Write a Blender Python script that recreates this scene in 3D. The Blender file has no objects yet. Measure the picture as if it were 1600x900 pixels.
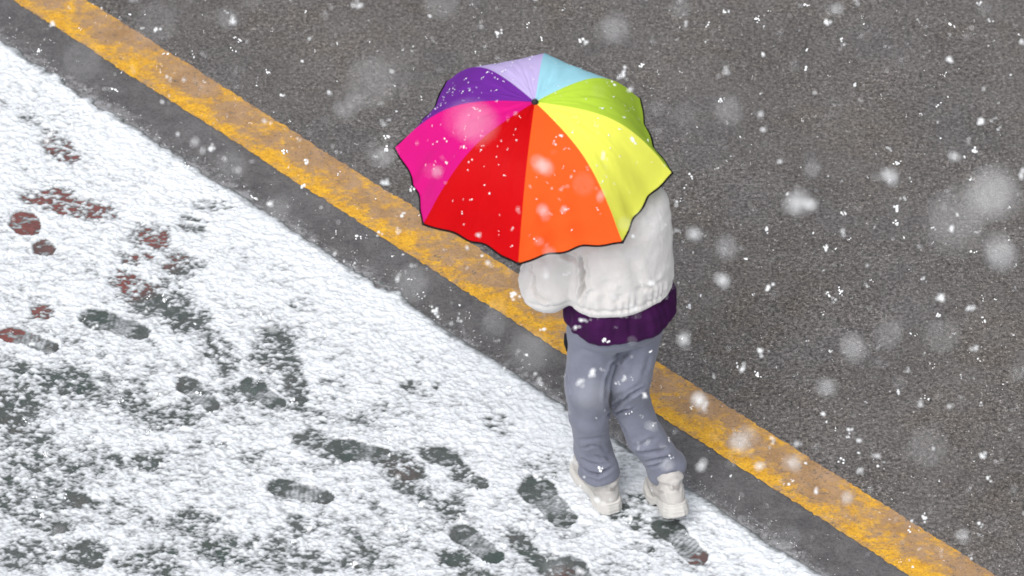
import bpy, bmesh, math, random
import numpy as np
from mathutils import Vector, Matrix
random.seed(7); rng = np.random.default_rng(7)
C = bpy.context.scene.collection
SC = bpy.context.scene

# ------------------------------------------------------------------ camera
D = 15.5; PH = math.radians(40.0); FPX = 6500.0
CAM = np.array([0.0, -D*math.cos(PH), D*math.sin(PH)])
FW = np.array([0.0, math.cos(PH), -math.sin(PH)]); RT = np.array([1.0, 0, 0]); UP = np.cross(RT, FW)
cd = bpy.data.cameras.new('camera'); cam = bpy.data.objects.new('camera', cd); C.objects.link(cam)
cam.location = CAM; cam.rotation_euler = (math.pi/2-PH, 0, 0)
cd.sensor_width = 36; cd.lens = 36*FPX/1600; cd.clip_start = .2; cd.clip_end = 600
cd.dof.use_dof = True; cd.dof.focus_distance = 14.9; cd.dof.aperture_fstop = 2.8
SC.camera = cam

def ray(px, py): 
    d = FW*FPX + RT*(px-800) + UP*(450-py); return d/np.linalg.norm(d)
def P(px, py, z=0.0):
    """where the ray of a photo pixel meets height z"""
    d = ray(px, py); t = (z-CAM[2])/d[2]; return CAM + d*t

# ------------------------------------------------------------------ world, sun, exposure
w = bpy.data.worlds.new('World'); SC.world = w; w.use_nodes = True
nt = w.node_tree; bg = nt.nodes['Background']
SUN_EL, SUN_ROT = math.radians(55), math.radians(208)
sky = nt.nodes.new('ShaderNodeTexSky'); sky.sky_type = 'NISHITA'; sky.sun_disc = False
sky.sun_elevation = SUN_EL; sky.sun_rotation = SUN_ROT; sky.dust_density = 5; sky.air_density = 1.2; sky.ozone_density = 1
hs = nt.nodes.new('ShaderNodeHueSaturation'); hs.inputs['Saturation'].default_value = .28
nt.links.new(sky.outputs[0], hs.inputs['Color']); nt.links.new(hs.outputs[0], bg.inputs[0]); bg.inputs[1].default_value = .12
sd = bpy.data.lights.new('sun', 'SUN'); sd.energy = 1.0; sd.angle = math.radians(45); sd.color = (1, .97, .93)
so = bpy.data.objects.new('sun', sd); C.objects.link(so)
so.rotation_euler = (math.pi/2-SUN_EL, 0, math.pi-SUN_ROT)
SC.view_settings.view_transform = 'Standard'; SC.view_settings.look = 'None'
SC.view_settings.exposure = 0.48; SC.view_settings.gamma = 1
SC.render.film_transparent = False

# ------------------------------------------------------------------ helpers
def lin(c):
    return tuple((x/255/12.92 if x/255 <= .04045 else ((x/255+.055)/1.055)**2.4) for x in c)
def tag(o, label=None, cat=None, group=None, kind=None):
    if label: o['label'] = label
    if cat: o['category'] = cat
    if group: o['group'] = group
    if kind: o['kind'] = kind
    return o
def link(name, me, mat=None, parent=None):
    o = bpy.data.objects.new(name, me); C.objects.link(o)
    if mat: me.materials.append(mat)
    if parent: o.parent = parent
    return o
def npmesh(name, v, f, smooth=True):
    """v: n x 3, f: m x 4 or m x 3 int array"""
    me = bpy.data.meshes.new(name); v = np.asarray(v, np.float32); f = np.asarray(f, np.int32)
    k = f.shape[1]
    me.vertices.add(len(v)); me.vertices.foreach_set('co', v.ravel())
    me.loops.add(f.size); me.loops.foreach_set('vertex_index', f.ravel())
    me.polygons.add(len(f)); me.polygons.foreach_set('loop_start', np.arange(0, f.size, k, dtype=np.int32))
    me.polygons.foreach_set('loop_total', np.full(len(f), k, np.int32))
    me.polygons.foreach_set('use_smooth', np.full(len(f), smooth, bool))
    me.update(calc_edges=True); me.validate(); return me
def attr(me, name, vals):
    a = me.attributes.new(name, 'FLOAT', 'POINT'); a.data.foreach_set('value', np.asarray(vals, np.float32))
def attrc(me, name, vals):
    a = me.attributes.new(name, 'FLOAT_COLOR', 'POINT'); vals = np.asarray(vals, np.float32)
    a.data.foreach_set('color', np.concatenate([vals, np.ones((len(vals), 1), np.float32)], 1).ravel())

def _h(ix, iy, iz, s):
    n = (ix.astype(np.int64)*374761393 + iy.astype(np.int64)*668265263 + iz.astype(np.int64)*2147483647 + s*1274126177) & 0xffffffff
    n = ((n ^ (n >> 13))*1274126177) & 0xffffffff
    return ((n ^ (n >> 16)) & 0xffff)/65535.0*2-1
def noise2(x, y, s=0):
    ix = np.floor(x); iy = np.floor(y); fx = x-ix; fy = y-iy
    fx = fx*fx*fx*(fx*(fx*6-15)+10); fy = fy*fy*fy*(fy*(fy*6-15)+10); z = np.zeros_like(ix)
    a = _h(ix, iy, z, s); b = _h(ix+1, iy, z, s); c = _h(ix, iy+1, z, s); d = _h(ix+1, iy+1, z, s)
    return (a*(1-fx)+b*fx)*(1-fy)+(c*(1-fx)+d*fx)*fy
def fbm2(x, y, o=4, s=0, g=.5):
    r = 0; a = 1; t = 0
    for i in range(o):
        r = r+a*noise2(x*2**i+i*13.7, y*2**i-i*7.3, s+i); t += a; a *= g
    return r/t
def noise3(p, s=0):
    i = np.floor(p); f = p-i; f = f*f*(3-2*f)
    r = 0
    for dx in (0, 1):
        for dy in (0, 1):
            for dz in (0, 1):
                wt = (f[:, 0] if dx else 1-f[:, 0])*(f[:, 1] if dy else 1-f[:, 1])*(f[:, 2] if dz else 1-f[:, 2])
                r = r+wt*_h(i[:, 0]+dx, i[:, 1]+dy, i[:, 2]+dz, s)
    return r
def fbm3(p, o=3, s=0):
    r = 0; a = 1; t = 0
    for i in range(o): r = r+a*noise3(p*2**i+i*5.1, s+i); t += a; a *= .5
    return r/t
def sstep(a, b, x):
    t = np.clip((x-a)/(b-a), 0, 1); return t*t*(3-2*t)

# signed distance modelling (clothes and body as continuous skins)
class Field:
    def __init__(s, lo, hi, h):
        s.lo = np.array(lo, float); s.h = h
        n = np.ceil((np.array(hi)-s.lo)/h).astype(int)+1
        ax = [s.lo[i]+h*np.arange(n[i]) for i in range(3)]
        s.X, s.Y, s.Z = np.meshgrid(*ax, indexing='ij'); s.X = s.X.astype(np.float32); s.Y = s.Y.astype(np.float32); s.Z = s.Z.astype(np.float32)
        s.F = np.full(s.X.shape, 1.0, np.float32)
    def add(s, d, k=.02):
        h = np.clip(.5+.5*(s.F-d)/k, 0, 1); s.F = s.F*(1-h)+d*h-k*h*(1-h)
    def cut(s, d, k=.01):
        d = -d; h = np.clip(.5-.5*(s.F-d)/k, 0, 1); s.F = s.F*(1-h)+d*h+k*h*(1-h)
    def cone(s, a, b, ra, rb, sq=None):
        a = np.array(a, float); b = np.array(b, float); ba = b-a; L = ba@ba+1e-9
        px, py, pz = s.X-a[0], s.Y-a[1], s.Z-a[2]
        t = np.clip((px*ba[0]+py*ba[1]+pz*ba[2])/L, 0, 1)
        return np.sqrt((px-t*ba[0])**2+(py-t*ba[1])**2+(pz-t*ba[2])**2)-(ra+(rb-ra)*t)
    def chain(s, pts, k=.02):
        d = None
        for (a, ra), (b, rb) in zip(pts[:-1], pts[1:]):
            e = s.cone(a, b, ra, rb)
            if d is None: d = e
            else:
                h = np.clip(.5+.5*(d-e)/k, 0, 1); d = d*(1-h)+e*h-k*h*(1-h)
        return d
    def ell(s, c, r, R=None):
        x, y, z = s.X-c[0], s.Y-c[1], s.Z-c[2]
        if R is not None: x, y, z = (R[0][0]*x+R[1][0]*y+R[2][0]*z, R[0][1]*x+R[1][1]*y+R[2][1]*z, R[0][2]*x+R[1][2]*y+R[2][2]*z)
        q = np.sqrt((x/r[0])**2+(y/r[1])**2+(z/r[2])**2); return (q-1)*min(r)
    def column(s, zs, cx, cy, a, b, rt, fw, k=.015):
        """elliptic column: centre, half width a along rt and half depth b along fw given per height"""
        z = s.Z; ip = lambda t: np.interp(z, zs, t)
        dx = s.X-ip(cx); dy = s.Y-ip(cy); A = ip(a); B = ip(b)
        u = dx*rt[0]+dy*rt[1]; v = dx*fw[0]+dy*fw[1]
        d = (np.sqrt((u/A)**2+(v/B)**2+1e-9)-1)*np.minimum(A, B)
        e = np.maximum(zs[0]-z, z-zs[-1])
        h = np.clip(.5-.5*(d-e)/k, 0, 1); return d*(1-h)+e*h+k*h*(1-h)
    def nets(s):
        F = s.F; S = F < 0
        cs = [(i, j, k) for i in (0, 1) for j in (0, 1) for k in (0, 1)]
        sl = lambda A, o: A[o[0]:A.shape[0]-1+o[0], o[1]:A.shape[1]-1+o[1], o[2]:A.shape[2]-1+o[2]]
        cnt = sum(sl(S, o).astype(np.uint8) for o in cs); act = (cnt > 0) & (cnt < 8)
        idx = np.argwhere(act); vid = np.full(act.shape, -1, np.int32); vid[act] = np.arange(len(idx))
        f = {o: F[idx[:, 0]+o[0], idx[:, 1]+o[1], idx[:, 2]+o[2]] for o in cs}
        acc = np.zeros((len(idx), 3)); n = np.zeros(len(idx))
        for o in cs:
            for a in range(3):
                if o[a] == 0:
                    q = list(o); q[a] = 1; q = tuple(q); m = (f[o] < 0) != (f[q] < 0)
                    t = np.where(m, f[o]/np.where(m, f[o]-f[q], 1), 0)
                    p = np.array(o, float)[None, :].repeat(len(idx), 0); p[:, a] = t
                    acc[m] += p[m]; n[m] += 1
        v = (idx+acc/n[:, None])*s.h+s.lo
        quads = []
        for a in range(3):
            b, c = (a+1) % 3, (a+2) % 3
            s0 = [slice(0, -1)]*3; s1 = [slice(0, -1)]*3
            lo = [0, 0, 0]; hi = [0, 0, 0]
            A0 = [slice(None)]*3; A1 = [slice(None)]*3
            A0[a] = slice(0, -1); A1[a] = slice(1, None)
            m = S[tuple(A0)] != S[tuple(A1)]
            e = np.argwhere(m); e = e[(e[:, b] > 0) & (e[:, c] > 0) & (e[:, b] < S.shape[b]-1) & (e[:, c] < S.shape[c]-1)]
            def g(ob, oc):
                q = e.copy(); q[:, b] -= ob; q[:, c] -= oc; return vid[q[:, 0], q[:, 1], q[:, 2]]
            qd = np.stack([g(1, 1), g(0, 1), g(0, 0), g(1, 0)], 1)
            flip = ~S[e[:, 0], e[:, 1], e[:, 2]]; qd[flip] = qd[flip][:, ::-1]; quads.append(qd)
        q = np.concatenate(quads); return v, q[(q >= 0).all(1)]
def normals(v, q):
    n = np.cross(v[q[:, 2]]-v[q[:, 0]], v[q[:, 3]]-v[q[:, 1]]); N = np.zeros_like(v)
    for i in range(4): np.add.at(N, q[:, i], n)
    return N/(np.linalg.norm(N, axis=1)[:, None]+1e-12)
def crease(v, a, b, wd, dp):
    """a fold pressed into cloth along the segment a-b: a valley with a soft ridge beside it"""
    a = np.array(a); b = np.array(b); ba = b-a; t = np.clip(((v-a)@ba)/(ba@ba), 0, 1)
    d = np.linalg.norm(v-a-t[:, None]*ba, axis=1); tap = np.clip(1.2-abs(2*t-1)**3*1.2, 0, 1)
    return (-dp*np.exp(-(d/wd)**2)+.45*dp*np.exp(-((d-2.3*wd)/(1.1*wd))**2))*tap

def hit(v, px, py, tol=.009):
    """the skin point a photo pixel looks at"""
    r = ray(px, py); q = v-CAM; d = q@r; off = np.linalg.norm(q-d[:, None]*r, axis=1); m_ = off < tol
    return v[np.where(m_, d, 1e9).argmin()] if m_.any() else v[off.argmin()]
def fold(v, px, wd, dp):
    pts = []
    for (a, b), (c, d) in zip(px[:-1], px[1:]):
        for t in np.linspace(0, 1, 6)[:-1]: pts.append(hit(v, a+(c-a)*t, b+(d-b)*t))
    pts.append(hit(v, *px[-1])); n = len(pts)-1; best = np.full(len(v), 9.0); par = np.zeros(len(v))
    for i in range(n):
        ba = pts[i+1]-pts[i]; L = ba@ba+1e-9; t = np.clip(((v-pts[i])@ba)/L, 0, 1); d = np.linalg.norm(v-pts[i]-t[:, None]*ba, axis=1)
        m_ = d < best; best = np.where(m_, d, best); par = np.where(m_, (i+t)/n, par)
    tap = np.clip(np.sin(math.pi*np.clip(par, .0, 1))*1.8+.1, 0, 1)
    return (-dp*np.exp(-(best/wd)**2)+.4*dp*np.exp(-((best-2.1*wd)/(1.0*wd))**2))*tap

# ------------------------------------------------------------------ materials
class NT:
    def __init__(s, name):
        s.m = bpy.data.materials.new(name); s.m.use_nodes = True; s.t = s.m.node_tree
        s.b = s.t.nodes['Principled BSDF']; s.out = s.t.nodes['Material Output']
    def n(s, ty, ins=None, **kw):
        x = s.t.nodes.new('ShaderNode'+ty)
        for k, v in kw.items(): setattr(x, k, v)
        for k, v in (ins or {}).items():
            if hasattr(v, 'is_output'): s.t.links.new(v, x.inputs[k])
            else: x.inputs[k].default_value = v
        return x
    def l(s, a, b): s.t.links.new(a, b)
    def noise(s, co, sc, det=3, ro=.55, dist=0):
        return s.n('TexNoise', {'Vector': co, 'Scale': sc, 'Detail': det, 'Roughness': ro, 'Distortion': dist}).outputs['Fac']
    def ramp(s, f, stops):
        r = s.n('ValToRGB', {'Fac': f}); e = r.color_ramp.elements
        while len(e) < len(stops): e.new(.5)
        for i, (p, c) in enumerate(stops):
            e[i].position = p; e[i].color = (*c, 1) if hasattr(c, '__len__') else (c, c, c, 1)
        return r.outputs['Color']
    def mix(s, f, a, b, bt='MIX'):
        x = s.n('Mix', data_type='RGBA', blend_type=bt)
        for ix, v in ((0, f), (6, a), (7, b)):
            sock = x.inputs[ix]
            if hasattr(v, 'is_output'): s.l(v, sock)
            elif ix == 0: sock.default_value = v
            else: sock.default_value = (*v, 1) if hasattr(v, '__len__') else (v, v, v, 1)
        return x.outputs[2]
    def math(s, op, a, b=0.0, c=None):
        x = s.n('Math', operation=op)
        for i, v in enumerate((a, b) if c is None else (a, b, c)):
            if hasattr(v, 'is_output'): s.l(v, x.inputs[i])
            else: x.inputs[i].default_value = v
        return x.outputs[0]
    def bump(s, h, st, dist):
        x = s.n('Bump', {'Height': h, 'Strength': st, 'Distance': dist}); s.l(x.outputs[0], s.b.inputs['Normal']); return x
    def obj(s): return s.n('TexCoord').outputs['Object']
    def set(s, **kw):
        for k, v in kw.items():
            k = k.replace('_', ' ')
            if hasattr(v, 'is_output'): s.l(v, s.b.inputs[k])
            else: s.b.inputs[k].default_value = (*v, 1) if hasattr(v, '__len__') and len(v) == 3 else v

def asphalt_nodes(n, co):
    """aggregate of dark and pale stones in a grey-brown binder"""
    big = n.noise(co, 1.6, 4, .6); mid = n.noise(co, 9, 4, .6)
    base = n.mix(n.ramp(big, [(.38, 0), (.62, 1)]), (.108, .102, .104), (.122, .109, .098))
    base = n.mix(n.ramp(mid, [(.35, 0), (.7, 1)]), base, (.138, .130, .127))
    mp = n.n('Mapping', {'Vector': co, 'Scale': (1, 1.0, 1)}).outputs[0]
    v1 = n.n('TexVoronoi', {'Vector': mp, 'Scale': 190, 'Randomness': 1})
    stone = n.n('SeparateColor', {'Color': v1.outputs['Color']})
    val = n.ramp(stone.outputs[0], [(0, .30), (.25, .75), (.6, 1.0), (.88, 1.2), (.97, 2.0), (1, 3.0)])
    rough = n.ramp(n.noise(co, 3.2, 3), [(.35, .35), (.6, 1)])
    c = n.mix(n.math('MULTIPLY', rough, .75), base, n.mix(1, base, val, 'MULTIPLY'))
    fine = n.ramp(n.noise(co, 70, 5, .8), [(.36, .18), (.5, .95), (.66, 2.1)])
    c = n.mix(n.ramp(n.noise(co, 1.3, 3), [(.35, .6), (.65, 1)]), c, n.mix(1, c, fine, 'MULTIPLY'))
    c = n.mix(1, c, n.ramp(n.noise(co, 2.4, 5, .65), [(.3, .84), (.7, 1.12)]), 'MULTIPLY')
    pits = n.ramp(n.noise(co, 48, 5, .8), [(.38, .28), (.47, 1)])
    c = n.mix(n.math('MULTIPLY', rough, .9), c, n.mix(1, c, pits, 'MULTIPLY'))
    h = n.math('ADD', n.math('MULTIPLY', v1.outputs['Distance'], -.6), n.noise(co, 110, 3, .7))
    return c, h, rough

m = NT('wet_asphalt'); co = m.obj()
c, h, rough = asphalt_nodes(m, co)
# smoother tar-rich gutter strip beside the marking (lies where v is small)
va = m.n('Attribute', attribute_name='vv').outputs['Fac']
M_ASPH = m
gut = m.math('MULTIPLY', m.ramp(va, [(.0, 1), (.5, 1), (.62, .0)]), 1.0)
gutc = m.mix(m.ramp(m.noise(co, 16, 6, .7), [(.36, 0), (.64, 1)]), (.076, .073, .076), (.126, .121, .122))
gutc = m.mix(m.ramp(m.noise(co, 3.5, 3, .6), [(.45, 0), (.75, .7)]), gutc, (.15, .145, .15))
gutc = m.mix(.6, gutc, m.mix(1, gutc, m.ramp(m.noise(co, 75, 4, .8), [(.34, .4), (.5, 1), (.68, 1.5)]), 'MULTIPLY'))
melt = m.math('ADD', m.math('ADD', m.noise(co, 38, 6, .8), m.math('MULTIPLY', m.noise(co, 4, 3), .5)), m.math('MULTIPLY', va, -1.6))
gutc = m.mix(m.ramp(melt, [(.66, 0), (.84, .8)]), gutc, (.34, .345, .36))     # thin film of melting snow by the edge of the cover
c = m.mix(gut, c, gutc)
m.set(Base_Color=c, Roughness=.62, Specular_IOR_Level=.35)
m.bump(h, .55, .004)
asphalt = m.m

m = NT('worn_yellow_paint'); co = m.obj()
fr = m.n('Attribute', attribute_name='across').outputs['Fac']     # 0 on the pavement side, 1 on the road side
mp = m.n('Mapping', {'Vector': co, 'Rotation': (0, 0, math.radians(45)), 'Scale': (.7, 1, 1)}).outputs[0]
n1 = m.noise(mp, 36, 8, .78); n2 = m.noise(mp, 6, 4, .6)
k = m.math('ADD', m.math('ADD', n1, m.math('MULTIPLY', n2, .95)), m.math('MULTIPLY', m.ramp(fr, [(0, .85), (.16, .95), (.42, .42), (.72, .22), (.9, .36), (1, .42)]), .34))
k = m.n('MapRange', {'Value': k, 'From Min': 1.09, 'From Max': 1.30}).outputs[0]
dirt = m.mix(m.ramp(m.noise(co, 11, 4, .65), [(.35, 0), (.7, 1)]), lin((150, 118, 82)), lin((166, 136, 106)))
yel = m.mix(m.ramp(m.noise(co, 30, 4, .7), [(.3, 0), (.7, 1)]), lin((186, 134, 42)), lin((222, 172, 48)))
c = m.mix(k, dirt, yel)
c = m.mix(.55, c, m.mix(1, c, m.ramp(m.noise(co, 120, 3, .75), [(.3, .35), (.45, 1), (.7, 1.2)]), 'MULTIPLY'))
ac, ah, _r = asphalt_nodes(m, co)
hole = m.ramp(m.math('ADD', m.noise(mp, 60, 6, .8), m.math('MULTIPLY', n2, .25)), [(.50, 1), (.56, 0)])
c = m.mix(m.math('MULTIPLY', hole, .7), c, ac)
m.set(Base_Color=c, Roughness=.6, Specular_IOR_Level=.35); m.bump(m.noise(co, 90, 4, .7), .5, .003)
paint = m.m

m = NT('painted_pavement'); co = m.obj()
red = m.n('Attribute', attribute_name='red').outputs['Fac']
g = m.mix(m.ramp(m.noise(co, 5, 4, .6), [(.35, 0), (.65, 1)]), (.058, .074, .069), (.088, .096, .096))
g = m.mix(m.ramp(m.noise(co, 2.3, 2), [(.5, 0), (.7, .6)]), g, (.028, .060, .048))
r_ = m.mix(m.ramp(m.noise(co, 12, 4, .6), [(.3, 0), (.7, 1)]), (.115, .050, .048), (.215, .066, .058))
c = m.mix(red, g, r_)
c = m.mix(.7, c, m.mix(1, c, m.ramp(m.noise(co, 120, 3, .7), [(.3, .4), (.5, 1), (.75, 1.6)]), 'MULTIPLY'))
m.set(Base_Color=c, Roughness=.35, Specular_IOR_Level=.5); m.bump(m.noise(co, 140, 3, .7), .4, .002)
pave = m.m

m = NT('snow_layer'); co = m.obj()
th = m.n('Attribute', attribute_name='thick').outputs['Fac']       # depth of the snow: wet slush where it is thin
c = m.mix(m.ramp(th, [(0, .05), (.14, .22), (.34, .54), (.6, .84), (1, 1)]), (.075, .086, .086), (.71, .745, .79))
c = m.mix(.6, c, m.mix(1, c, m.ramp(m.noise(co, 150, 3, .7), [(.28, .7), (.5, 1), (.75, 1.08)]), 'MULTIPLY'))
m.set(Base_Color=c, Roughness=.55, Specular_IOR_Level=.3)
m.bump(m.noise(co, 120, 5, .75), .5, .004)
snow_mat = m.m

m = NT('snowflake'); m.set(Base_Color=(.90, .92, .94), Roughness=.7, Specular_IOR_Level=.3); flake_mat = m.m

def fabric(name, col, rough=.85, var=.12, sc=900, bs=.25, bd=.001, sheen=.0, col2=None):
    m = NT(name); co = m.obj()
    c = m.mix(m.ramp(m.noise(co, 18, 4, .6), [(.3, 0), (.7, 1)]), tuple(x*(1-var) for x in col), tuple(min(1, x*(1+var)) for x in (col2 or col)))
    m.set(Base_Color=c, Roughness=rough, Specular_IOR_Level=.2, Sheen_Weight=sheen); m.bump(m.noise(co, sc, 3, .7), bs, bd); return m.m
fleece = fabric('white_fleece', (.62, .607, .597), var=.05, sc=200, bs=.5, bd=.004, sheen=.25)
rib_knit = fabric('white_rib_knit', (.62, .607, .597), var=.04, sc=500, bs=.4, bd=.002)
purple = fabric('purple_cotton', (.034, .002, .044), rough=.8, var=.25, sc=700)
m = NT('grey_blue_sweat_cloth'); co = m.obj()
c = m.mix(m.ramp(m.noise(co, 9, 4, .6), [(.3, 0), (.7, 1)]), (.150, .160, .210), (.190, .202, .258))
c = m.mix(.5, c, m.mix(1, c, m.ramp(m.noise(co, 420, 3, .8), [(.3, .7), (.5, 1), (.75, 1.3)]), 'MULTIPLY'))
m.set(Base_Color=c, Roughness=.9, Specular_IOR_Level=.15, Sheen_Weight=.15); m.bump(m.noise(co, 500, 3, .7), .4, .0015)
sweat = m.m
dark_trim = fabric('dark_pocket_trim', (.012, .013, .02), var=.1)
shoe_up = fabric('pale_grey_suede', (.47, .455, .44), var=.08, sc=300, bs=.3, bd=.002)
shoe_sole = fabric('off_white_rubber', (.54, .53, .51), rough=.6, var=.06, sc=80, bs=.2, bd=.001)
shoe_tab = fabric('grey_webbing', (.30, .28, .27), sc=300)
tread = fabric('dark_rubber', (.03, .03, .03), rough=.6)
skin = fabric('skin', (.55, .34, .25), rough=.5, var=.04, sc=300, bs=.1)
hairm = fabric('dark_hair', (.018, .013, .010), rough=.45, sc=400, bs=.6, bd=.003)
eyem = fabric('eye', (.05, .035, .03), rough=.1); lipm = fabric('lips', (.42, .16, .14), rough=.4)
black = fabric('black_plastic', (.02, .022, .026), rough=.35, var=.05)
m = NT('black_binding'); m.set(Base_Color=(.008, .008, .009), Roughness=.9, Specular_IOR_Level=.05); trim_black = m.m
m = NT('steel'); m.set(Base_Color=(.55, .56, .58), Metallic=1.0, Roughness=.3); steel = m.m

def panel_mat(name, rgb):
    m = NT(name); co = m.obj(); col = lin(rgb); m.b.inputs['Sheen Weight'].default_value = .0
    c = m.mix(m.ramp(m.noise(co, 7, 3, .6), [(.3, 0), (.7, 1)]), tuple(x*.95 for x in col), col)
    m.set(Base_Color=c, Roughness=.6, Specular_IOR_Level=.12)
    m.bump(m.noise(co, 1200, 2, .6), .08, .0005)
    tr = m.n('BsdfTranslucent', {'Color': c}); mx = m.n('MixShader', {0: .30})
    m.l(m.b.outputs[0], mx.inputs[1]); m.l(tr.outputs[0], mx.inputs[2]); m.l(mx.outputs[0], m.out.inputs['Surface']); return m.m

# ------------------------------------------------------------------ ground frame: u along the marking, v towards the road
A0, A1 = P(25, 5), P(1417, 900)
U = (A1-A0); U /= np.linalg.norm(U); V = np.array([-U[1], U[0], 0]); 
O = (A0+A1)/2
def uv(p): q = np.asarray(p)-O; return q@U, q@V
def xy(u, v, z=0):
    u = np.asarray(u, float)[..., None]; v = np.asarray(v, float)[..., None]
    q = O+U*u+V*v; q[..., 2] = z; return q
V_LINE0 = 0.0; V_LINE1 = (uv(P(140, 0))[1]+uv(P(1555, 900))[1])/2
V_SNOW = (uv(P(0, 65))[1]+uv(P(1290, 900))[1])/2
print('line width', V_LINE1, uv(P(140, 0))[1], uv(P(1555, 900))[1], 'snow', uv(P(0, 65))[1], uv(P(1290, 900))[1])

def grid(us, vs):
    nu, nv = len(us), len(vs); UU, VV = np.meshgrid(us, vs, indexing='ij')
    i = np.arange(nu-1)[:, None]*nv+np.arange(nv-1)[None, :]
    f = np.stack([i, i+nv, i+nv+1, i+1], -1).reshape(-1, 4); return UU.ravel(), VV.ravel(), f
def axis_pts(lo, hi, step, far):
    core = np.arange(lo, hi+1e-9, step); a = [-far, -far/3, -far/9]; a = [x for x in a if x < lo-1]; b = [x for x in (far/9, far/3, far) if x > hi+1]
    return np.array(a+list(core)+b)

# asphalt: one sheet to the horizon
us = axis_pts(-6, 6, .5, 300); vs = axis_pts(-6, 6, .05, 300)
u_, v_, f_ = grid(us, vs); pts = xy(u_, v_, 0); me = npmesh('road', pts, f_)
# vv: 0 .. 0.5 between the pavement and the marking, 1 out on the carriageway
attr(me, 'vv', np.interp(v_, [V_SNOW, V_SNOW+.12, V_LINE1-.06, V_LINE1, V_LINE1+.10], [0, .2, .45, .58, 1]))
road = tag(link('road', me, asphalt), 'wet grey asphalt carriageway', kind='structure')

# yellow marking
us = np.concatenate([[-200, -60, -20], np.arange(-7, 7, .006), [20, 60, 200]]); vs = np.linspace(0, 1, 16)
u_, s_, f_ = grid(us, vs)
e0 = V_LINE0+.006+.005*fbm2(u_*4, u_*0, 3, 5)+.007*fbm2(u_*70, u_*0, 4, 15); e1 = V_LINE1-.006+.005*fbm2(u_*4, u_*0+9, 3, 6)+.007*fbm2(u_*70, u_*0+3, 4, 16)
pts = xy(u_, e0+(e1-e0)*s_, .0025); me = npmesh('lane_marking', pts, f_); attr(me, 'across', s_)
tag(link('road_marking', me, paint), 'worn yellow edge line painted on the asphalt', kind='structure')

# pavement under the snow
def patches(lst, u, v):
    r = np.zeros_like(u)
    for cx, cy, L, W, a, amp in lst:
        c = P(cx, cy); t = math.radians(a); e = P(cx+20*math.cos(t), cy+20*math.sin(t)); d = (e-c)[:2]; d /= np.linalg.norm(d)
        k = 1/420.0
        q = xy(u, v)-c; x = q[:, 0]*d[0]+q[:, 1]*d[1]; y = -q[:, 0]*d[1]+q[:, 1]*d[0]
        # photo sizes to metres: the long axis as drawn, the short one across it
        dl = np.linalg.norm(P(cx+L/2*math.cos(t), cy+L/2*math.sin(t))-c)
        nt_ = (-math.sin(t), math.cos(t)); dw = np.linalg.norm(P(cx+W/2*nt_[0], cy+W/2*nt_[1])-c)
        m_ = (abs(x) < dl*2.2) & (abs(y) < dw*2.2); rr = np.sqrt((x/dl)**2+(y/dw)**2)
        r = np.where(m_, np.maximum(r, amp*(1-sstep(.55, 1.35, rr))), r)
    return r
RED = [(40, 352, 80, 60, 8, 1), (68, 389, 60, 40, 0, .6), (110, 325, 220, 90, 20, 1), (235, 385, 110, 80, 30, 1), (200, 440, 90, 60, 0, 1), (25, 525, 90, 50, -5, 1),
       (60, 490, 60, 40, 0, .9), (90, 235, 110, 90, 30, .8), (1090, 875, 40, 40, 40, .5), (880, 898, 40, 20, 0, .4),(630, 735, 60, 60, 0, .12)]
us = axis_pts(-4.5, 4.5, .03, 200); vs = np.concatenate([[-200, -60, -20, -8], np.arange(-5, V_SNOW-.02, .03), [V_SNOW-.02]])
u_, v_, f_ = grid(us, vs); me = npmesh('pavement', xy(u_, v_, .004), f_)
attr(me, 'red', np.clip(patches(RED, u_, v_)+.15*fbm2(u_*20, v_*20, 3, 9), 0, 1)); tag(link('pavement', me, pave), 'wet green and red painted pavement under the snow', kind='structure')

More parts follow.
